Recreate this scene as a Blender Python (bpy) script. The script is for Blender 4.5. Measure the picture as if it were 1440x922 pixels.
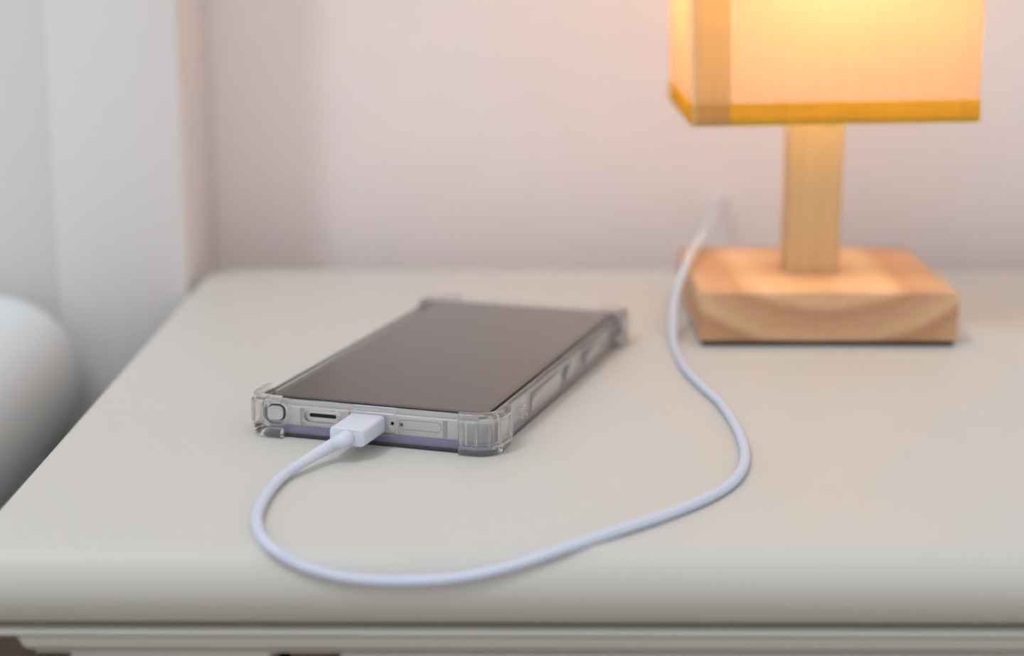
import bpy, bmesh, math
from mathutils import Vector, Matrix

# ------------------------------------------------------------------ camera, world, lights, exposure
scene = bpy.context.scene
col = scene.collection
for o in list(bpy.data.objects):
    bpy.data.objects.remove(o)

T = 0.60                                   # height of the nightstand top above the floor
F_PX, PITCH, CAM_H, CAM_YAW = 2508.6, 0.2254, 0.1683, 0.0054   # image taken as 1440 x 922
cam_data = bpy.data.cameras.new('camera')
cam = bpy.data.objects.new('camera', cam_data)
col.objects.link(cam)
cam.location = (0, 0, T + CAM_H)
cam.rotation_euler = (math.pi / 2 - PITCH, 0, CAM_YAW)
cam_data.sensor_width = 36.0
cam_data.lens = 36.0 * F_PX / 1440.0
cam_data.clip_start = 0.01
cam_data.dof.use_dof = True
cam_data.dof.focus_distance = 0.575
cam_data.dof.aperture_fstop = 5.0
scene.camera = cam

world = bpy.data.worlds.new('world')
scene.world = world
world.use_nodes = True
wbg = world.node_tree.nodes['Background']
wbg.inputs['Color'].default_value = (0.89, 0.945, 1.0, 1)
wbg.inputs['Strength'].default_value = 0.86

key = bpy.data.lights.new('room_daylight', 'AREA')     # high daylight from the left of the room
key.shape = 'RECTANGLE'
key.size, key.size_y = 0.3, 1.2
key.energy = 36
key.color = (0.90, 0.95, 1.0)
key_o = bpy.data.objects.new('room_daylight', key)
col.objects.link(key_o)
key_o.location = (-1.36, -0.90, T + 3.2)
key_o.rotation_euler = (Vector((0.0, 0.85, T)) - Vector(key_o.location)).to_track_quat('-Z', 'Y').to_euler()

scene.view_settings.view_transform = 'Standard'
scene.view_settings.look = 'None'
scene.view_settings.gamma = 1
scene.view_settings.use_curve_mapping = False
scene.view_settings.exposure = 0.0
scene.cycles.max_bounces = 20
scene.cycles.transmission_bounces = 20


# ------------------------------------------------------------------ materials
def new_mat(name):
    m = bpy.data.materials.new(name)
    m.use_nodes = True
    nt = m.node_tree
    return m, nt, nt.nodes['Principled BSDF']


def plain(name, c, rough=0.5, metal=0.0, spec=0.5, noise=0.0, nscale=60.0, bump=0.0, coat=0.0):
    m, nt, b = new_mat(name)
    b.inputs['Base Color'].default_value = (*c, 1)
    b.inputs['Roughness'].default_value = rough
    b.inputs['Metallic'].default_value = metal
    b.inputs['Specular IOR Level'].default_value = spec
    b.inputs['Coat Weight'].default_value = coat
    if noise or bump:
        tc = nt.nodes.new('ShaderNodeTexCoord')
        n = nt.nodes.new('ShaderNodeTexNoise')
        n.inputs['Scale'].default_value = nscale
        n.inputs['Detail'].default_value = 4
        nt.links.new(tc.outputs['Object'], n.inputs['Vector'])
        if noise:
            r = nt.nodes.new('ShaderNodeValToRGB')
            r.color_ramp.elements[0].position = 0.3
            r.color_ramp.elements[1].position = 0.7
            r.color_ramp.elements[0].color = (*[v * (1 - noise) for v in c], 1)
            r.color_ramp.elements[1].color = (*[min(1, v * (1 + noise)) for v in c], 1)
            nt.links.new(n.outputs['Fac'], r.inputs['Fac'])
            nt.links.new(r.outputs['Color'], b.inputs['Base Color'])
        if bump:
            bp = nt.nodes.new('ShaderNodeBump')
            bp.inputs['Strength'].default_value = bump
            bp.inputs['Distance'].default_value = 0.001
            nt.links.new(n.outputs['Fac'], bp.inputs['Height'])
            nt.links.new(bp.outputs['Normal'], b.inputs['Normal'])
    return m


def clear_plastic(name, c=(1, 1, 1), rough=0.03, ior=1.37, milk=0.10):
    """clear soft plastic, very slightly milky"""
    m, nt, b = new_mat(name)
    b.inputs['Base Color'].default_value = (*c, 1)
    b.inputs['Roughness'].default_value = rough
    b.inputs['IOR'].default_value = ior
    b.inputs['Transmission Weight'].default_value = 1.0
    d = nt.nodes.new('ShaderNodeBsdfTranslucent')
    d.inputs['Color'].default_value = (0.95, 0.94, 0.93, 1)
    e = nt.nodes.new('ShaderNodeBsdfDiffuse')
    e.inputs['Color'].default_value = (0.9, 0.89, 0.88, 1)
    mx = nt.nodes.new('ShaderNodeMixShader')
    mx.inputs[0].default_value = 0.5
    nt.links.new(d.outputs[0], mx.inputs[1])
    nt.links.new(e.outputs[0], mx.inputs[2])
    m2 = nt.nodes.new('ShaderNodeMixShader')
    m2.inputs[0].default_value = milk
    nt.links.new(b.outputs[0], m2.inputs[1])
    nt.links.new(mx.outputs[0], m2.inputs[2])
    nt.links.new(m2.outputs[0], nt.nodes['Material Output'].inputs['Surface'])
    return m


def wood_mat(name, c0, c1, centre, ring=70.0):
    """growth rings round an axis that runs along local Y through `centre` (x, z)"""
    m, nt, b = new_mat(name)
    L = nt.links
    tc = nt.nodes.new('ShaderNodeTexCoord')
    nz = nt.nodes.new('ShaderNodeTexNoise')
    nz.inputs['Scale'].default_value = 14
    nz.inputs['Detail'].default_value = 3
    mp = nt.nodes.new('ShaderNodeMapping')
    mp.inputs['Scale'].default_value = (1, 0.12, 1)
    L.new(tc.outputs['Object'], mp.inputs['Vector'])
    L.new(mp.outputs['Vector'], nz.inputs['Vector'])
    off = nt.nodes.new('ShaderNodeVectorMath')
    off.operation = 'SUBTRACT'
    off.inputs[1].default_value = (centre[0], 0, centre[1])
    L.new(mp.outputs['Vector'], off.inputs[0])
    mul = nt.nodes.new('ShaderNodeVectorMath')
    mul.operation = 'MULTIPLY'
    mul.inputs[1].default_value = (1, 0, 1)
    L.new(off.outputs[0], mul.inputs[0])
    ln = nt.nodes.new('ShaderNodeVectorMath')
    ln.operation = 'LENGTH'
    L.new(mul.outputs[0], ln.inputs[0])
    add = nt.nodes.new('ShaderNodeMath')
    add.operation = 'MULTIPLY_ADD'
    add.inputs[1].default_value = 0.02
    L.new(nz.outputs['Fac'], add.inputs[0])
    L.new(ln.outputs['Value'], add.inputs[2])
    sc = nt.nodes.new('ShaderNodeMath')
    sc.operation = 'MULTIPLY'
    sc.inputs[1].default_value = ring
    L.new(add.outputs[0], sc.inputs[0])
    fr = nt.nodes.new('ShaderNodeMath')
    fr.operation = 'FRACT'
    L.new(sc.outputs[0], fr.inputs[0])
    rp = nt.nodes.new('ShaderNodeValToRGB')
    e = rp.color_ramp.elements
    e[0].position, e[0].color = 0.0, (*c0, 1)
    e[1].position, e[1].color = 0.75, (*c1, 1)
    e2 = e.new(1.0)
    e2.color = (*c0, 1)
    L.new(fr.outputs[0], rp.inputs['Fac'])
    # fine fibre streaks along Y
    nf = nt.nodes.new('ShaderNodeTexNoise')
    nf.inputs['Scale'].default_value = 600
    mf = nt.nodes.new('ShaderNodeMapping')
    mf.inputs['Scale'].default_value = (1, 0.02, 1)
    L.new(tc.outputs['Object'], mf.inputs['Vector'])
    L.new(mf.outputs['Vector'], nf.inputs['Vector'])
    mx = nt.nodes.new('ShaderNodeMix')
    mx.data_type = 'RGBA'
    mx.blend_type = 'OVERLAY'
    mx.inputs[0].default_value = 0.12
    L.new(rp.outputs['Color'], mx.inputs[6])
    L.new(nf.outputs['Fac'], mx.inputs[7])
    L.new(mx.outputs[2], b.inputs['Base Color'])
    b.inputs['Roughness'].default_value = 0.5
    b.inputs['Specular IOR Level'].default_value = 0.3
    return m


def linen_mat(name, refl, trans, wt=0.6):
    m, nt, b = new_mat(name)
    L = nt.links
    out = nt.nodes['Material Output']
    nt.nodes.remove(b)
    tc = nt.nodes.new('ShaderNodeTexCoord')
    heights = []
    for scl in ((900, 900, 25), (30, 30, 1100)):
        mp = nt.nodes.new('ShaderNodeMapping')
        mp.inputs['Scale'].default_value = scl
        n = nt.nodes.new('ShaderNodeTexNoise')
        n.inputs['Scale'].default_value = 1
        n.inputs['Detail'].default_value = 2
        L.new(tc.outputs['Object'], mp.inputs['Vector'])
        L.new(mp.outputs['Vector'], n.inputs['Vector'])
        heights.append(n)
    av = nt.nodes.new('ShaderNodeMath')
    av.operation = 'ADD'
    L.new(heights[0].outputs['Fac'], av.inputs[0])
    L.new(heights[1].outputs['Fac'], av.inputs[1])
    rp = nt.nodes.new('ShaderNodeMapRange')
    rp.inputs['From Min'].default_value = 0.7
    rp.inputs['From Max'].default_value = 1.3
    rp.inputs['To Min'].default_value = 0.92
    rp.inputs['To Max'].default_value = 1.0
    L.new(av.outputs[0], rp.inputs['Value'])

    def tint(c):
        v = nt.nodes.new('ShaderNodeVectorMath')
        v.operation = 'SCALE'
        v.inputs[0].default_value = c
        L.new(rp.outputs['Result'], v.inputs['Scale'])
        return v.outputs[0]
    d = nt.nodes.new('ShaderNodeBsdfDiffuse')
    t = nt.nodes.new('ShaderNodeBsdfTranslucent')
    L.new(tint(refl), d.inputs['Color'])
    L.new(tint(trans), t.inputs['Color'])
    mx = nt.nodes.new('ShaderNodeMixShader')
    mx.inputs[0].default_value = wt
    L.new(d.outputs[0], mx.inputs[1])
    L.new(t.outputs[0], mx.inputs[2])
    L.new(mx.outputs[0], out.inputs['Surface'])
    return m


def emit_mat(name, c, s):
    m, nt, b = new_mat(name)
    b.inputs['Base Color'].default_value = (*c, 1)
    b.inputs['Emission Color'].default_value = (*c, 1)
    b.inputs['Emission Strength'].default_value = s
    return m


M = dict(
    wall=plain('wall_paint', (0.90, 0.83, 0.825), 0.8, noise=0.01, nscale=30, bump=0.05),
    floor=None,
    white_wood=plain('nightstand_paint', (0.61, 0.58, 0.53), 0.42, spec=0.35, noise=0.008, nscale=8),
    head=plain('headboard_paint', (0.74, 0.70, 0.685), 0.55, noise=0.01, nscale=8),
    carcass=plain('bare_wood_carcass', (0.26, 0.19, 0.13), 0.7, noise=0.1, nscale=40),
    mattress=plain('mattress_cloth', (0.69, 0.725, 0.735), 0.9, noise=0.015, nscale=200, bump=0.2),
    rail=plain('bed_rail_wood', (0.55, 0.45, 0.34), 0.6, noise=0.08, nscale=30),
    brass=plain('knob_metal', (0.35, 0.33, 0.31), 0.35, metal=1.0),
    base_wood=wood_mat('lamp_base_wood', (0.50, 0.25, 0.13), (0.70, 0.42, 0.24), (0.0, 0.085), 62),
    post_wood=wood_mat('lamp_post_wood', (0.70, 0.50, 0.26), (0.74, 0.54, 0.30), (0.03, 0.0), 120),
    felt=plain('black_felt', (0.012, 0.012, 0.013), 0.9),
    shade=linen_mat('shade_linen', (0.82, 0.70, 0.52), (0.79, 0.57, 0.40), 0.55),
    seam=linen_mat('shade_seam_linen', (0.80, 0.66, 0.50), (0.97, 0.94, 0.80), 0.88),
    band=linen_mat('shade_band_linen', (0.90, 0.64, 0.18), (1.0, 0.88, 0.20), 0.80),
    bulb=emit_mat('bulb_glow', (1.0, 0.92, 0.56), 55.0),
    bulb_body=plain('bulb_plastic', (0.8, 0.78, 0.74), 0.4),
    wire=plain('shade_wire', (0.7, 0.68, 0.62), 0.4, metal=0.5),
    glass=plain('screen_glass', (0.012, 0.012, 0.013), 0.04, spec=0.6, coat=0.25),
    bezel=plain('bezel_black', (0.008, 0.008, 0.008), 0.5, spec=0.1),
    frame=plain('phone_frame_metal', (0.74, 0.725, 0.72), 0.32, metal=0.35),
    antenna=plain('antenna_plastic', (0.42, 0.42, 0.42), 0.5),
    back=plain('phone_back_lavender', (0.30, 0.25, 0.52), 0.3),
    black=plain('black_opening', (0.006, 0.006, 0.006), 0.7),
    stylus=plain('stylus_end', (0.60, 0.59, 0.58), 0.3, metal=0.3),
    case=clear_plastic('clear_case_plastic', (1.0, 0.995, 0.99), 0.02),
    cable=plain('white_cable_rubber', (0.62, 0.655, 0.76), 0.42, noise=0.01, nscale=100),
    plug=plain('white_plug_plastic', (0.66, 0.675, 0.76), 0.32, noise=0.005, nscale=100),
    steel=plain('connector_steel', (0.7, 0.7, 0.7), 0.25, metal=1.0),
    lens=plain('camera_lens_ring', (0.05, 0.05, 0.055), 0.2),
)


def floor_mat():
    m, nt, b = new_mat('floor_wood')
    L = nt.links
    tc = nt.nodes.new('ShaderNodeTexCoord')
    mp = nt.nodes.new('ShaderNodeMapping')
    mp.inputs['Scale'].default_value = (12, 1.0, 12)
    n = nt.nodes.new('ShaderNodeTexNoise')
    n.inputs['Scale'].default_value = 4
    n.inputs['Detail'].default_value = 6
    r = nt.nodes.new('ShaderNodeValToRGB')
    r.color_ramp.elements[0].color = (0.34, 0.27, 0.19, 1)
    r.color_ramp.elements[1].color = (0.52, 0.43, 0.31, 1)
    L.new(tc.outputs['Object'], mp.inputs['Vector'])
    L.new(mp.outputs['Vector'], n.inputs['Vector'])
    L.new(n.outputs['Fac'], r.inputs['Fac'])
    L.new(r.outputs['Color'], b.inputs['Base Color'])
    b.inputs['Roughness'].default_value = 0.45
    return m


M['floor'] = floor_mat()


# ------------------------------------------------------------------ mesh helpers
def link_mesh(name, bm, mat, parent=None, smooth=35, recalc=True):
    if recalc:
        bmesh.ops.recalc_face_normals(bm, faces=bm.faces)
    me = bpy.data.meshes.new(name)
    bm.to_mesh(me)
    bm.free()
    me.materials.append(mat)
    if smooth:
        for p in me.polygons:
            p.use_smooth = True
        me.set_sharp_from_angle(angle=math.radians(smooth))
    o = bpy.data.objects.new(name, me)
    col.objects.link(o)
    if parent is not None:
        o.parent = parent
    return o


def tag(o, label=None, cat=None, group=None, kind=None):
    if label:
        o['label'] = label
    if cat:
        o['category'] = cat
    if group:
        o['group'] = group
    if kind:
        o['kind'] = kind
    return o


def thing(name, label, cat, loc=(0, 0, 0), rz=0.0):
    o = bpy.data.objects.new(name, None)
    o.empty_display_size = 0.02
    col.objects.link(o)
    o.location = loc
    o.rotation_euler = (0, 0, rz)
    return tag(o, label, cat)


def box(bm, x0, x1, y0, y1, z0, z1, bevel=0.0, seg=2):
    r = bmesh.ops.create_cube(bm, size=1)
    vs = r['verts']
    for v in vs:
        v.co = Vector((x0 + (v.co.x + .5) * (x1 - x0), y0 + (v.co.y + .5) * (y1 - y0), z0 + (v.co.z + .5) * (z1 - z0)))
    if bevel:
        es = {e for v in vs for e in v.link_edges}
        bmesh.ops.bevel(bm, geom=list(es), offset=bevel, segments=seg, profile=0.5, affect='EDGES')
    return vs


def box_obj(name, dims, mat, parent=None, bevel=0.0, seg=2):
    bm = bmesh.new()
    box(bm, *dims, bevel=bevel, seg=seg)
    return link_mesh(name, bm, mat, parent)


def rr_loop(hw, y0, y1, R, z, n=6, cx=0.0):
    """rounded rectangle in plan, counter-clockwise"""
    R = max(R, 1e-5)
    pts = []
    for (x, y, a0) in ((cx + hw - R, y0 + R, -90), (cx + hw - R, y1 - R, 0), (cx - hw + R, y1 - R, 90), (cx - hw + R, y0 + R, 180)):
        for k in range(n + 1):
            a = math.radians(a0 + 90 * k / n)
            pts.append((x + R * math.cos(a), y + R * math.sin(a), z))
    return pts


def loft(bm, loops, cap0=True, cap1=True, closed=False):
    rows = [[bm.verts.new(p) for p in lp] for lp in loops]
    n = len(rows[0])
    seq = list(range(len(rows) - 1))
    for i in seq:
        for k in range(n):
            bm.faces.new((rows[i][k], rows[i][(k + 1) % n], rows[i + 1][(k + 1) % n], rows[i + 1][k]))
    if closed:
        for k in range(n):
            bm.faces.new((rows[-1][k], rows[-1][(k + 1) % n], rows[0][(k + 1) % n], rows[0][k]))
    else:
        if cap0:
            bm.faces.new(list(reversed(rows[0])))
        if cap1:
            bm.faces.new(rows[-1])
    return rows


def spline(pts, sub=10):
    """Catmull-Rom through the points"""
    P = [Vector(p) for p in pts]
    P = [P[0] * 2 - P[1]] + P + [P[-1] * 2 - P[-2]]
    out = []
    for i in range(1, len(P) - 2):
        a, b, c, d = P[i - 1:i + 3]
        for k in range(sub):
            t = k / sub
            out.append(0.5 * ((2 * b) + (c - a) * t + (2 * a - 5 * b + 4 * c - d) * t * t + (3 * b - a - 3 * c + d) * t ** 3))
    out.append(P[-2].copy())
    return out


def tube(bm, path, rad, n=12):
    rows = []
    up = Vector((0, 0, 1))
    for i, p in enumerate(path):
        t = (path[min(i + 1, len(path) - 1)] - path[max(i - 1, 0)]).normalized()
        s = t.cross(up)
        s = s.normalized() if s.length > 1e-6 else Vector((1, 0, 0))
        u = s.cross(t)
        r = rad(i / (len(path) - 1)) if callable(rad) else rad
        rows.append([p + (s * math.cos(2 * math.pi * k / n) + u * math.sin(2 * math.pi * k / n)) * r for k in range(n)])
    loft(bm, rows)


def lathe(bm, prof, n=32, cx=0, cy=0):
    rows = [[(cx + r * math.cos(2 * math.pi * k / n), cy + r * math.sin(2 * math.pi * k / n), z) for k in range(n)] for r, z in prof]
    loft(bm, rows)


# pixel -> direction -> point on a thing whose place is known
def ray(px, py):
    u, v = (px - 720) / F_PX, (461 - py) / F_PX
    d = Vector((u, math.cos(PITCH) + v * math.sin(PITCH), -math.sin(PITCH) + v * math.cos(PITCH)))
    c, s = math.cos(CAM_YAW), math.sin(CAM_YAW)
    return Vector((d.x * c - d.y * s, d.x * s + d.y * c, d.z))


EYE = Vector((0, 0, CAM_H))                # all z below are relative to the nightstand top


def at_z(px, py, z):
    r = ray(px, py)
    return EYE + r * ((z - CAM_H) / r.z)


def at_y(px, py, y):
    r = ray(px, py)
    return EYE + r * (y / r.y)


UP = Vector((0, 0, T))

# ------------------------------------------------------------------ setting
WALL_Y = 0.9136
tag(box_obj('floor', (-3.2, 2.6, -3.2, WALL_Y + 0.1, -0.05, 0.0), M['floor']),
    'brown wood floor between bed and nightstand', None, kind='structure')
tag(box_obj('wall_back', (-3.2, 2.6, WALL_Y, WALL_Y + 0.1, 0.0, 2.7), M['wall']),
    'pale painted wall behind the nightstand and lamp', None, kind='structure')
tag(box_obj('baseboard_back', (-0.155, 2.6, WALL_Y - 0.014, WALL_Y, 0.0, 0.09), M['white_wood'], bevel=0.003),
    'white baseboard along the wall behind the nightstand', None, kind='structure')

# ------------------------------------------------------------------ nightstand
NX0, NX1, NY0, NY1 = -0.158, 0.372, 0.4588, 0.862
ns = thing('nightstand', 'white painted nightstand with rounded moulded top under the phone and lamp', 'nightstand',
           (0.107, 0.66, 0))


def ns_local(o):
    o.location = Vector((-0.107, -0.66, 0))
    return o


# profile of the top: (inset from the outermost edge, z); flat top, long round nose, bead below
TOP_PROF = [(0.0074, 0.0), (0.0070, -0.0001)]
for k in range(0, 19):
    a = math.radians(60 - 140 * k / 18)
    TOP_PROF.append((0.0130 - 0.0130 * math.cos(a), -0.0113 + 0.0128 * math.sin(a)))
TOP_PROF += [(0.0095, -0.0241)]
for k in range(0, 7):
    a = math.radians(80 - 160 * k / 6)
    TOP_PROF.append((0.0060 - 0.0014 * math.cos(a), -0.0252 + 0.0011 * math.sin(a)))
TOP_PROF += [(0.0085, -0.0265)]
bm = bmesh.new()
loops = []
for i, z in TOP_PROF:
    loops.append([(NX0 + i, NY0 + i, T + z), (NX1 - i, NY0 + i, T + z), (NX1 - i, NY1, T + z), (NX0 + i, NY1, T + z)])
loft(bm, list(reversed(loops)))
ns_local(link_mesh('table_top', bm, M['white_wood'], ns, smooth=40))
# cornice moulding under the top
bm = bmesh.new()
loops = []
mx0, mx1, my0 = -0.1400, 0.354, 0.4645
CORN = [(0.0, -0.0266), (0.0, -0.0275)] + \
       [(0.0045 * (1 - math.cos(math.radians(90 * k / 8))) + 0.0004, -0.0277 - 0.0042 * math.sin(math.radians(90 * k / 8))) for k in range(9)] + \
       [(0.0036, -0.0321), (0.0036, -0.0326)]
for i, z in CORN:
    loops.append([(mx0 + i, my0 + i, T + z), (mx1 - i, my0 + i, T + z), (mx1 - i, NY1 - 0.004, T + z), (mx0 + i, NY1 - 0.004, T + z)])
loft(bm, list(reversed(loops)))
ns_local(link_mesh('moulding', bm, M['white_wood'], ns, smooth=40))
# carcass and face frame
bx0, bx1, by0, by1 = -0.1275, 0.3415, 0.474, 0.856
BT = T - 0.0327
for nm, d in (('side_panel', (bx0, bx0 + 0.018, by0 + 0.02, by1, 0.09, BT)),
              ('side_panel', (bx1 - 0.018, bx1, by0 + 0.02, by1, 0.09, BT)),
              ('stile', (bx0, bx0 + 0.0565, by0 - 0.0035, by0 + 0.0195, 0.09, BT)),
              ('stile', (bx1 - 0.0565, bx1, by0 - 0.0035, by0 + 0.0195, 0.09, BT)),
              ('shelf', (bx0 + 0.0185, bx1 - 0.0185, by0 + 0.002, by1 - 0.006, 0.094, 0.112)),
              ('rail', (bx0 + 0.057, bx1 - 0.057, by0 + 0.004, by0 + 0.0195, 0.34, 0.36))):
    ns_local(box_obj(nm, d, M['white_wood'], ns, bevel=0.0008))
ns_local(box_obj('back_panel', (bx0 + 0.0185, bx1 - 0.0185, by1 - 0.006, by1, 0.094, BT), M['carcass'], ns))
ns_local(box_obj('drawer_box', (bx0 + 0.060, bx1 - 0.060, by0 + 0.013, by1 - 0.02, 0.37, BT - 0.001), M['carcass'], ns))
for z0, z1 in ((0.364, BT - 0.0004), (0.116, 0.336)):
    d = ns_local(box_obj('drawer', (bx0 + 0.0765, bx1 - 0.0765, by0 - 0.006, by0 + 0.012, z0, z1), M['white_wood'], ns, bevel=0.0012))
    bm = bmesh.new()
    zc = (z0 + z1) / 2
    lathe(bm, [(0.004, 0), (0.004, 0.008), (0.011, 0.012), (0.0125, 0.017), (0.009, 0.021), (0.002, 0.022)], 20)
    k = link_mesh('knob', bm, M['brass'], d)
    k.rotation_euler = (math.pi / 2, 0, 0)
    k.location = ((bx0 + bx1) / 2, by0 - 0.006, zc)
for x in (bx0 + 0.02, bx1 - 0.02):
    for y in (by0 + 0.02, by1 - 0.022):
        bm = bmesh.new()
        loft(bm, [[(x - r, y - r, z), (x + r, y - r, z), (x + r, y + r, z), (x - r, y + r, z)] for r, z in ((0.012, 0.0), (0.019, 0.0895))])
        ns_local(link_mesh('leg', bm, M['white_wood'], ns))

# ------------------------------------------------------------------ bed and mattress
HB_Y0, HB_Y1, HBX1 = 0.831, 0.9126, -0.1588
HBX0 = -1.42
bed = thing('bed', 'white painted bed with thick panelled headboard beside the nightstand', 'bed', (-0.79, -0.1, 0))


def bed_local(o):
    o.location = Vector((0.79, 0.1, 0))
    return o


stw = 0.062
for nm, d in (('headboard_stile', (HBX1 - stw, HBX1, HB_Y0, HB_Y1, 0, 1.15)),
              ('headboard_stile', (HBX0, HBX0 + stw, HB_Y0, HB_Y1, 0, 1.15)),
              ('headboard_rail', (HBX0 + stw, HBX1 - stw, HB_Y0 + 0.001, HB_Y1, 1.05, 1.15)),
              ('headboard_panel', (HBX0 + stw - 0.0002, HBX1 - stw + 0.0002, HB_Y0 + 0.006, HB_Y1 - 0.015, 0.3, 1.0502))):
    bed_local(box_obj(nm, d, M['head'], bed, bevel=0.002))
MX1, MX0 = -0.202, -1.39
for x0, x1 in ((MX1 - 0.055, MX1 - 0.025), (MX0 + 0.025, MX0 + 0.055)):
    bed_local(box_obj('side_rail', (x0, x1, -1.12, HB_Y0 - 0.0005, T - 0.29, T - 0.125), M['rail'], bed, bevel=0.003))
bed_local(box_obj('platform', (MX0 + 0.056, MX1 - 0.056, -1.12, HB_Y0 - 0.0005, T - 0.165, T - 0.1255), M['rail'], bed))
for x in (MX0 + 0.06, MX1 - 0.09):
    bed_local(box_obj('leg', (x, x + 0.05, -1.10, -1.05, 0, T - 0.2905), M['rail'], bed, bevel=0.003))

bm = bmesh.new()
mt0, mt1 = T - 0.1248, T - 0.0005
loops = []
hw, cxm = (MX1 - MX0) / 2, (MX0 + MX1) / 2
ml0, ml1 = -1.13, HB_Y0 - 0.001


def m_loop(i, z, R):
    loops.append(rr_loop(hw - i, ml0 + i, ml1 - i * 0.5, R, z, 8, cxm))


for k in range(7):                                   # lower body, set back under the pillow top
    a = math.radians(-90 + 90 * k / 6)
    m_loop(0.008 + 0.03 * (1 - math.cos(a)), mt0 + 0.03 + 0.03 * math.sin(a), 0.05)
m_loop(0.008, mt1 - 0.085, 0.05)
m_loop(0.014, mt1 - 0.076, 0.05)
for k in range(17):                                  # pillow top
    a = math.radians(-80 + 170 * k / 16)
    m_loop(0.030 * (1 - math.cos(a)), mt1 - 0.036 + 0.036 * math.sin(a), 0.045)
loft(bm, loops)
tag(link_mesh('mattress', bm, M['mattress'], None, smooth=60), 'white mattress with soft rounded corner lying on the bed by the headboard', 'mattress')

# ------------------------------------------------------------------ lamp
LX, LY, LB, LBH = 0.1238, 0.7527, 0.1040, 0.0218
lamp = thing('table_lamp', 'wooden block table lamp with lit square linen shade on the nightstand', 'lamp', (LX, LY, T))
h = LB / 2
box_obj('foot_pad', (-h + 0.0012, h - 0.0012, -h + 0.0012, h - 0.0012, 0.0, 0.0022), M['felt'], lamp)
box_obj('base', (-h, h, -h, h, 0.0022, LBH), M['base_wood'], lamp, bevel=0.0008)
post = box_obj('post', (-0.011, 0.011, -0.011, 0.011, 0, 0.094), M['post_wood'], lamp, bevel=0.0007)
# grain of the post runs upwards: build it lying along Y and stand it up
post.data.transform(Matrix.Rotation(math.radians(90), 4, 'X'))
post.rotation_euler = (math.radians(-90), 0, 0)
post.location = (0, 0.002, LBH)
# shade: a square sleeve with a folded band along the hem and a lapped seam on the front
SZ0, SZ1 = 0.0905, 0.232
SWB, SWT, TH = 0.0558, 0.0575, 0.0006


def sleeve(w0, w1, z0, z1, th, R=0.0015, n=3):
    bm = bmesh.new()
    loft(bm, [rr_loop(w0, -w0, w0, R, z0, n), rr_loop(w1, -w1, w1, R, z1, n),
              rr_loop(w1 - th, -w1 + th, w1 - th, R * .6, z1, n), rr_loop(w0 - th, -w0 + th, w0 - th, R * .6, z0, n)], closed=True)
    return bm


shade = link_mesh('lamp_shade', sleeve(SWB, SWT, SZ0, SZ1, 0.0003), M['shade'], lamp)
tag(shade, 'glowing cream linen shade')
bw = SWB + 0.0002
link_mesh('hem_band', sleeve(bw + 0.0003, bw + 0.0003 + 0.0001, SZ0 - 0.0004, SZ0 + 0.0084, 0.0003), M['band'], shade)
for z0 in (SZ0 + 0.0003, SZ1 - 0.003):
    link_mesh('hoop', sleeve(SWB - 0.0008, SWB - 0.0008, z0, z0 + 0.002, 0.0018), M['wire'], shade)
bm = bmesh.new()
y_b, y_t = -SWB - 0.0010, -SWT - 0.0010
x0b, x0t = -SWB, -SWT
vs = [bm.verts.new(p) for p in ((x0b, y_b, SZ0 - .0003), (x0b + 0.0144, y_b, SZ0 - .0003), (x0t + 0.0144, y_t, SZ1), (x0t, y_t, SZ1))]
ws = [bm.verts.new(Vector(v.co) + Vector((0, 0.0003, 0))) for v in vs]
bm.faces.new(vs); bm.faces.new(list(reversed(ws)))
for k in range(4):
    bm.faces.new((vs[k], ws[k], ws[(k + 1) % 4], vs[(k + 1) % 4]))
link_mesh('lapped_seam', bm, M['seam'], shade, smooth=0)
shade.location = (0.0005, 0.0, 0.0)
shade.rotation_euler = (0, math.radians(-1.0), 0)
# socket, bulb: plastic lower half, glowing upper half
bm = bmesh.new()
lathe(bm, [(0.010, LBH + 0.094), (0.015, LBH + 0.096), (0.015, LBH + 0.121), (0.0135, LBH + 0.122)], 24, 0, 0.002)
link_mesh('socket', bm, M['bulb_body'], lamp)
zb = LBH + 0.1222
bm = bmesh.new()
lathe(bm, [(0.013, zb), (0.0135, zb + 0.002), (0.0115, zb + 0.0075), (0.0110, zb + 0.008)], 24, 0, 0.002)
bulb = link_mesh('bulb', bm, M['bulb_body'], lamp)
bm = bmesh.new()
prof = [(0.0108, zb + 0.0081)]
for k in range(1, 13):
    a = math.radians(-62 + 151 * k / 12)
    prof.append((0.0235 * math.cos(a) if k < 12 else 0.0008, zb + 0.0290 + 0.0235 * math.sin(a)))
lathe(bm, prof, 24, 0, 0.002)
tag(link_mesh('bulb_dome', bm, M['bulb'], bulb), 'glowing warm bulb dome')
# added unseen plate: carries the shade, its square hole confines bulb light to base
bm = bmesh.new()
z0, z1 = SZ0 + 0.0026, SZ0 + 0.0038
loft(bm, [rr_loop(w, -w, w, 0.001, z, 3) for w, z in ((SWB - 0.0026, z0), (SWB - 0.0026, z1), (0.029, z1), (0.029, z0))], closed=True)
link_mesh('light_stop_plate', bm, M['shade'], lamp)
for dx in (1, -1):
    box_obj('shade_arm', (min(dx * 0.0112, dx * 0.030), max(dx * 0.0112, dx * 0.030), 0.0, 0.004, z0 - 0.0012, z0 - 0.0001), M['wire'], lamp)

# ------------------------------------------------------------------ phone (local frame: x across, y along its length away from the plug)
PA, PX, PY = -0.3098, -0.0481, 0.5640
phone = thing('smartphone', 'silver smartphone with dark blank screen lying in a clear case', 'phone', (PX, PY, T), PA)
PL = 0.1650
PZ0, PZ1 = 0.0005, 0.0122
HW = 0.0398
Y0, Y1, PR = -0.0012, PL + 0.0012, 0.0045


def shell_loops(hw, y0, y1, R, prof):
    return [rr_loop(hw - i, y0 + i, y1 - i, max(R - i, 0.0004), z, 7) for i, z in prof]


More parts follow.
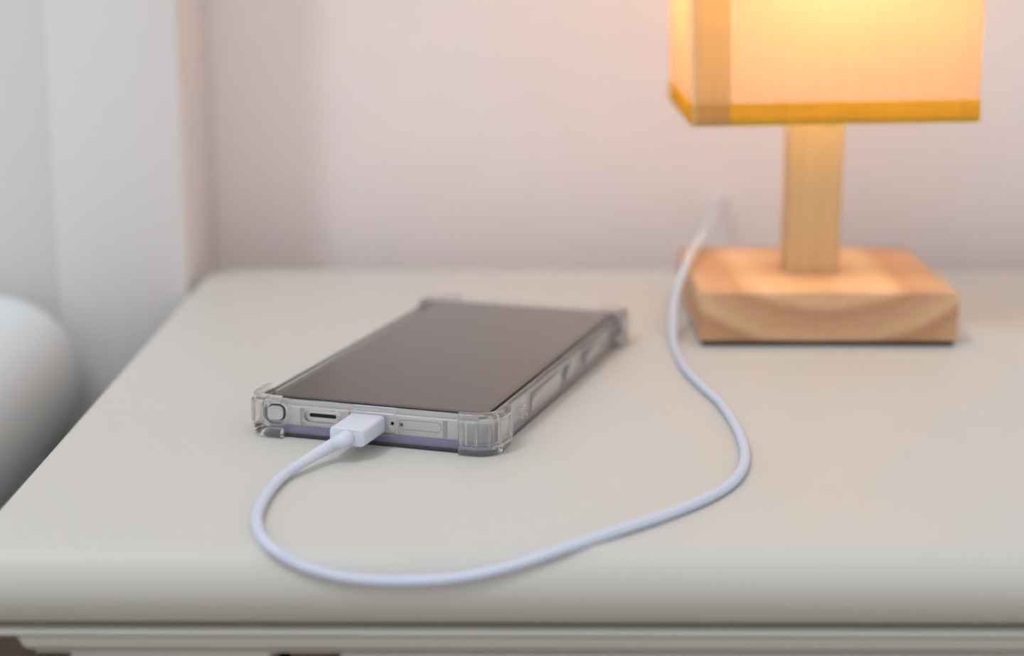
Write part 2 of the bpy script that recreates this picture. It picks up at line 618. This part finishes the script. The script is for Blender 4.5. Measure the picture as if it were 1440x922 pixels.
bm = bmesh.new()
loft(bm, shell_loops(HW, Y0, Y1, PR, [(0.0003, PZ0 + 0.0035), (0.0001, PZ0 + 0.0037), (0.0, PZ0 + 0.0041), (0.0, PZ1 - 0.0020), (0.0002, PZ1 - 0.0014), (0.0008, PZ1 - 0.0011)]))
link_mesh('body', bm, M['frame'], phone, smooth=50)
bm = bmesh.new()
loft(bm, shell_loops(HW - 0.0002, Y0 + 0.0002, Y1 - 0.0002, PR - 0.0002, [(0.0022, PZ0), (0.0008, PZ0 + 0.0003), (0.0002, PZ0 + 0.0010), (0.0, PZ0 + 0.00348)]))
tag(link_mesh('back_panel', bm, M['back'], phone, smooth=50), 'lavender back panel')
SCR = shell_loops(HW - 0.0003, Y0 + 0.0014, Y1 - 0.0014, PR - 0.0003, [(0.0002, PZ1 - 0.00105), (0.0, PZ1 - 0.0006), (0.0004, PZ1), (0.0010, PZ1 + 0.0003), (0.0014, PZ1 + 0.00045), (0.0022, PZ1 + 0.0006), (0.0036, PZ1 + 0.0007)])
bm = bmesh.new()
loft(bm, SCR[4:])
scr = tag(link_mesh('screen', bm, M['glass'], phone, smooth=60), 'dark blank glass screen')
bm = bmesh.new()
loft(bm, SCR[:5], cap1=False)
tag(link_mesh('bezel', bm, M['bezel'], scr, smooth=60), 'black screen edge')
for ya, yb in ((Y0 + 0.0004, Y0 + 0.00135), (Y1 - 0.00135, Y1 - 0.0004)):
    box_obj('frame_rim', (-HW + 0.0036, HW - 0.0036, ya, yb, PZ1 - 0.0012, PZ1 + 0.0004), M['frame'], phone, bevel=0.0003)
# camera lenses on the back, at the far end
for (x, y, r) in ((0.027, 0.150, 0.0062), (0.027, 0.133, 0.0062), (0.027, 0.116, 0.0062), (0.013, 0.142, 0.0045)):
    bm = bmesh.new()
    lathe(bm, [(r, PZ0 - 0.0001), (r, PZ0 - 0.00002)], 20, x, y)
    link_mesh('camera_lens', bm, M['lens'], phone)


def front_slot(name, x, z, w, hgt, mat, y0=Y0 - 0.00012, y1=Y0 + 0.0006, R=None, n=6, parent=phone):
    """rounded bar set into the short end face"""
    R = min(w, hgt) / 2 - 1e-5 if R is None else R
    bm = bmesh.new()
    lp = rr_loop(w / 2, -hgt / 2, hgt / 2, R, 0, n)
    loft(bm, [[(x + a, yy, z + b) for a, b, _ in lp] for yy in (y0, y1)])
    return link_mesh(name, bm, mat, parent, smooth=40)


def front_ring(name, x, z, w, hgt, t, mat, y0, y1, R=None, n=6, parent=phone):
    R = min(w, hgt) / 2 - 1e-5 if R is None else R
    a = rr_loop(w / 2, -hgt / 2, hgt / 2, R, 0, n)
    b = rr_loop(w / 2 - t, -hgt / 2 + t, hgt / 2 - t, max(R - t, 1e-4), 0, n)
    bm = bmesh.new()
    loft(bm, [[(x + p, yy, z + q) for p, q, _ in lp] for lp, yy in ((a, y1), (a, y0), (b, y0), (b, y1))], closed=True)
    return link_mesh(name, bm, mat, parent, smooth=40)


SX, SZ = -0.0347, 0.0080
front_slot('stylus_gap', SX, SZ, 0.0062, 0.0056, M['black'], R=0.0021)
front_slot('stylus', SX, SZ, 0.0054, 0.0048, M['stylus'], y0=Y0 - 0.0011, R=0.0018)
front_slot('speaker_slot', -0.0180, 0.0081, 0.0096, 0.0013, M['black'])
front_slot('charging_port', -0.0012, 0.0077, 0.0092, 0.0034, M['black'])
front_slot('microphone_hole', 0.0067, 0.0077, 0.0012, 0.0012, M['black'])
front_slot('tray_pinhole', 0.0101, 0.0077, 0.0012, 0.0012, M['black'], y0=Y0 - 0.0001)
front_ring('card_tray', 0.0166, 0.0078, 0.0148, 0.0034, 0.00022, M['antenna'], Y0 - 0.0001, Y0 + 0.0003)
for x in (-0.0252, 0.0252):
    box_obj('antenna_line', (x - 0.0008, x + 0.0008, Y0 - 0.00008, Y0 + 0.0003, PZ0 + 0.0041, PZ1 - 0.0019), M['antenna'], phone)

# ------------------------------------------------------------------ clear case
case = thing('phone_case', 'clear plastic bumper case with thick corners wrapped round the phone', 'phone case', (PX, PY, T), PA)
CG, CT = 0.00012, 0.0015
CHW, CY0, CY1 = HW + CG + CT, Y0 - CG - CT, Y1 + CG + CT
CTOP = 0.0131
bm = bmesh.new()
outer = shell_loops(CHW, CY0, CY1, PR + CT, [(0.0006, 0.0), (0.0002, 0.0002), (0.0, 0.0007), (0.0, 0.0020), (0.0, CTOP - 0.0010), (0.0002, CTOP - 0.0003), (0.0006, CTOP)])
inner = shell_loops(CHW, CY0, CY1, PR + CT, [(CT + 0.0001, CTOP), (CT + 0.0002, CTOP - 0.0004), (CT, PZ1 - 0.0019), (CT, PZ0 + 0.0025), (CT + 0.0002, PZ0 + 0.0008), (CT + 0.0008, PZ0 + 0.0001), (CT + 0.0020, PZ0 - 0.00012)])
loft(bm, outer + inner)
shell = link_mesh('shell', bm, M['case'], case, smooth=0)


def cut(target, dims_list, R=None):
    for (x, z, w, hgt, r) in dims_list:
        bm = bmesh.new()
        lp = rr_loop(w / 2, -hgt / 2, hgt / 2, r, 0, 6)
        loft(bm, [[(x + a, yy, z + b) for a, b, _ in lp] for yy in (CY0 - 0.004, Y0 + 0.0000)])
        c = link_mesh('cutter', bm, M['case'], None, 0)
        c.location, c.rotation_euler = case.location, case.rotation_euler
        md = target.modifiers.new('cut', 'BOOLEAN')
        md.operation, md.object, md.solver = 'DIFFERENCE', c, 'EXACT'
        bpy.context.view_layer.update()
        dg = bpy.context.evaluated_depsgraph_get()
        me = bpy.data.meshes.new_from_object(target.evaluated_get(dg))
        target.modifiers.clear()
        target.data = me
        bpy.data.objects.remove(c)


CUTS = [(SX, SZ, 0.0084, 0.0072, 0.0030), (-0.0180, 0.0080, 0.0120, 0.0038, 0.0016), (0.0001, 0.0079, 0.0164, 0.0070, 0.0012)]
cut(shell, CUTS)
for p in shell.data.polygons:
    p.use_smooth = True
shell.data.set_sharp_from_angle(angle=math.radians(32))
for (x, z, w, hgt, r) in CUTS:
    front_ring('cutout_rim', x, z, w + 0.0017, hgt + 0.0017, 0.0007, M['case'], CY0 - 0.00055, CY0 - 0.00004, R=r + 0.0007, parent=case)


def corner_path(off, R0, ls, ll, n=10, a0=-90):
    """plan path round the front-right corner at outward offset `off`, from along the short side to along the long side"""
    R = R0 + off
    cx, cy = CHW - R0, CY0 + R0
    pts = [(cx - (ls - R0), cy - R)] if a0 == -90 else []
    for k in range(n + 1):
        a = math.radians(a0 - a0 * k / n)
        pts.append((cx + R * math.cos(a), cy + R * math.sin(a)))
    pts.append((cx + R, cy + (ll - R0)))
    return pts


def sweep(bm, sec, ls, ll, flip=False, a0=-90):
    """sec: closed list of (offset, z) swept round the corner, ends capped"""
    rows = []
    n = 12
    paths = [corner_path(o_, 0.0060, ls, ll, n, a0) for o_, _ in sec]
    m = len(paths[0])
    for i in range(m):
        rows.append([(paths[k][i][0], paths[k][i][1], sec[k][1]) for k in range(len(sec))])
    before = set(bm.faces)
    loft(bm, rows)
    fs = [f for f in bm.faces if f not in before]
    bmesh.ops.recalc_face_normals(bm, faces=fs)
    if flip:
        bmesh.ops.reverse_faces(bm, faces=fs)


def round_sec(o0, o1, z0, z1, r, n=3, ro=None):
    ro = r if ro is None else ro
    out = []
    for (x, z, a0, q) in ((o1 - ro, z0 + ro, -90, ro), (o1 - ro, z1 - ro, 0, ro), (o0 + r, z1 - r, 90, r), (o0 + r, z0 + r, 180, r)):
        for k in range(n + 1):
            a = math.radians(a0 + 90 * k / n)
            out.append((x + q * math.cos(a), z + q * math.sin(a)))
    return out


BT_, BP_, BZ = 0.0023, 0.0038, 0.0144


def bumper_mesh(pen=False):
    """thick corner with an air cushion inside; with `pen` the front arm leaves the stylus hole free"""
    bm = bmesh.new()
    if not pen:
        sweep(bm, round_sec(0.00004, BT_, 0.0, BZ, 0.0006, 4, 0.0012), 0.0106, 0.0135)
        sweep(bm, round_sec(0.0007, BT_ - 0.0006, 0.0036, 0.0112, 0.0004), 0.0082, 0.0110, flip=True)
    else:
        sweep(bm, round_sec(0.00004, BP_, 0.0034, 0.0119, 0.0004), 0.0029, 0.0135, a0=-38)
        sweep(bm, round_sec(0.00004, BP_ - 0.0008, 0.0, 0.00335, 0.0004, 4, 0.0014), 0.0100, 0.0135)
        sweep(bm, round_sec(0.00004, BP_ - 0.0008, 0.01195, BZ, 0.0004, 4, 0.0010), 0.0100, 0.0135)
        sweep(bm, round_sec(0.0008, BP_ - 0.0012, 0.0044, 0.0109, 0.0004), 0.0022, 0.0110, flip=True, a0=-28)
    # raised frame on the outside
    if not pen:
        sweep(bm, round_sec(BT_ + 0.00002, BT_ + 0.0005, 0.0026, 0.0034, 0.0002), 0.0098, 0.0126)
        sweep(bm, round_sec(BT_ + 0.00002, BT_ + 0.0005, 0.0114, 0.0122, 0.0002), 0.0098, 0.0126)
        cx, cy, rr = CHW - 0.006, CY0 + 0.006, 0.006 + BT_ + 0.0005
        spots = [(cx - 0.0034, cy - rr), (cx + rr, cy + 0.0062)]
        spots += [(cx + rr * math.cos(math.radians(q)), cy + rr * math.sin(math.radians(q))) for q in (-80, -52, -24)]
        for x, y in spots:                                   # upright ribs between the two bars
            lathe(bm, [(0.00022, 0.0036), (0.00046, 0.0042), (0.00046, 0.0106), (0.00022, 0.0112)], 8, x, y)
    return bm


bumper = link_mesh('corner_bumper', bumper_mesh(), M['case'], case, smooth=40, recalc=False)
bumper_pen = link_mesh('corner_bumper', bumper_mesh(True), M['case'], case, smooth=40, recalc=False)
for v in bumper_pen.data.vertices:
    v.co.x = -v.co.x
bumper_pen.data.flip_normals()
yc = (CY0 + CY1) / 2


def mirrored(o, mx, my):
    me = o.data.copy()
    for v in me.vertices:
        v.co.x = -v.co.x if mx else v.co.x
        v.co.y = 2 * yc - v.co.y if my else v.co.y
    if mx != my:
        me.flip_normals()
    n = bpy.data.objects.new(o.name.split('.')[0], me)
    col.objects.link(n)
    n.parent = case
    return n


for mxy in ((False, True), (True, True)):
    mirrored(bumper, *mxy)


def side_pad(name, y0, y1, z0, z1, out=0.0004, R=0.0015):
    bm = bmesh.new()
    lp = rr_loop((y1 - y0) / 2, -(z1 - z0) / 2, (z1 - z0) / 2, R, 0, 5)
    yc_, zc_ = (y0 + y1) / 2, (z0 + z1) / 2
    loft(bm, [[(CHW + d, yc_ + a * s, zc_ + b * s) for a, b, _ in lp] for d, s in ((0.00004, 1.0), (out * 0.7, 0.99), (out, 0.93))])
    return link_mesh(name, bm, M['case'], case, smooth=40)


side_pad('grip_pad', 0.038, 0.073, 0.0035, 0.0106)
side_pad('button_cover', 0.078, 0.092, 0.0050, 0.0102, 0.0007, 0.0024)
side_pad('button_cover', 0.103, 0.127, 0.0050, 0.0102, 0.0007, 0.0024)
for y in (0.0270, 0.0305):
    bm = bmesh.new()
    a = rr_loop(0.0011, -0.0020, 0.0020, 0.00105, 0, 5)
    b = rr_loop(0.0006, -0.0015, 0.0015, 0.00055, 0, 5)
    loft(bm, [[(CHW + d, y + p, 0.0070 + q) for p, q, _ in lp] for lp, d in ((a, 0.00004), (a, 0.0012), (b, 0.0012), (b, 0.00004))], closed=True)
    link_mesh('strap_loop', bm, M['case'], case, smooth=40)

# ------------------------------------------------------------------ charging cable
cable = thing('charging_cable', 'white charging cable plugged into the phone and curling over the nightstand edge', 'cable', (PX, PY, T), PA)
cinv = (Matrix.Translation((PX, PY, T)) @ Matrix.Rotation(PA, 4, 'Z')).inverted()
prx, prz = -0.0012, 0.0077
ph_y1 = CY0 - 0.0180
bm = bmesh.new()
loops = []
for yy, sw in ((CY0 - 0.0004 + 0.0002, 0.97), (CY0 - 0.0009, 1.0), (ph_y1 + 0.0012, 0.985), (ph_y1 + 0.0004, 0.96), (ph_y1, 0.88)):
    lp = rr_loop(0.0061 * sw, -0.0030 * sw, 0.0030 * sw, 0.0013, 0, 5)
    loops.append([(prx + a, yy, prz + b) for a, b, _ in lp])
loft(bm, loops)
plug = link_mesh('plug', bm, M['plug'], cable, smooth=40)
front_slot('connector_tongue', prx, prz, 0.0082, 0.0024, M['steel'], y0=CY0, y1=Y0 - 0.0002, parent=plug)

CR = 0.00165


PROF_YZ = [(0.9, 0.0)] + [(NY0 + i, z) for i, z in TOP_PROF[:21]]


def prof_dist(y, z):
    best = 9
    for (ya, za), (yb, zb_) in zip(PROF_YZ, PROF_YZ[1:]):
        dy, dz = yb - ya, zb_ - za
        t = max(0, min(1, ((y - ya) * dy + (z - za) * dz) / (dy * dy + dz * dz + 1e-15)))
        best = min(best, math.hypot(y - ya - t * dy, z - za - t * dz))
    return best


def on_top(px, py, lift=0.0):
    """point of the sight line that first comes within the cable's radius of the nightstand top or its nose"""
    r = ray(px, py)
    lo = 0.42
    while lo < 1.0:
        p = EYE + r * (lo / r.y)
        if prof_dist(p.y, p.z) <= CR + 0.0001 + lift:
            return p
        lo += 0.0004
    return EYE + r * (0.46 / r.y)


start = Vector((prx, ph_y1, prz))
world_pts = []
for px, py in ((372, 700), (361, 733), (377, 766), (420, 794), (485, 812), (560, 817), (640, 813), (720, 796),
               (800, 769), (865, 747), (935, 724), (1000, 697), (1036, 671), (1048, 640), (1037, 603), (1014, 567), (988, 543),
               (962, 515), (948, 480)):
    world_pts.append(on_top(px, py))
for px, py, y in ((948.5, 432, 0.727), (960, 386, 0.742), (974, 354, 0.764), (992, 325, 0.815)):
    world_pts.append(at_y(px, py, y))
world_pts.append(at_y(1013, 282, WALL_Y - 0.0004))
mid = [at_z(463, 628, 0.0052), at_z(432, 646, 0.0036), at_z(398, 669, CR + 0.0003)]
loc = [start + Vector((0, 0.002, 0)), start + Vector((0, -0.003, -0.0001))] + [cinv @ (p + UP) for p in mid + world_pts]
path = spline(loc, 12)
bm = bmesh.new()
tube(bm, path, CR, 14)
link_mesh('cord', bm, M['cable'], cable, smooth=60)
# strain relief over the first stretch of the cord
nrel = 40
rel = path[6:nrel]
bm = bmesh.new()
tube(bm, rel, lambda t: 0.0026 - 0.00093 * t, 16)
link_mesh('strain_relief', bm, M['plug'], cable, smooth=60)
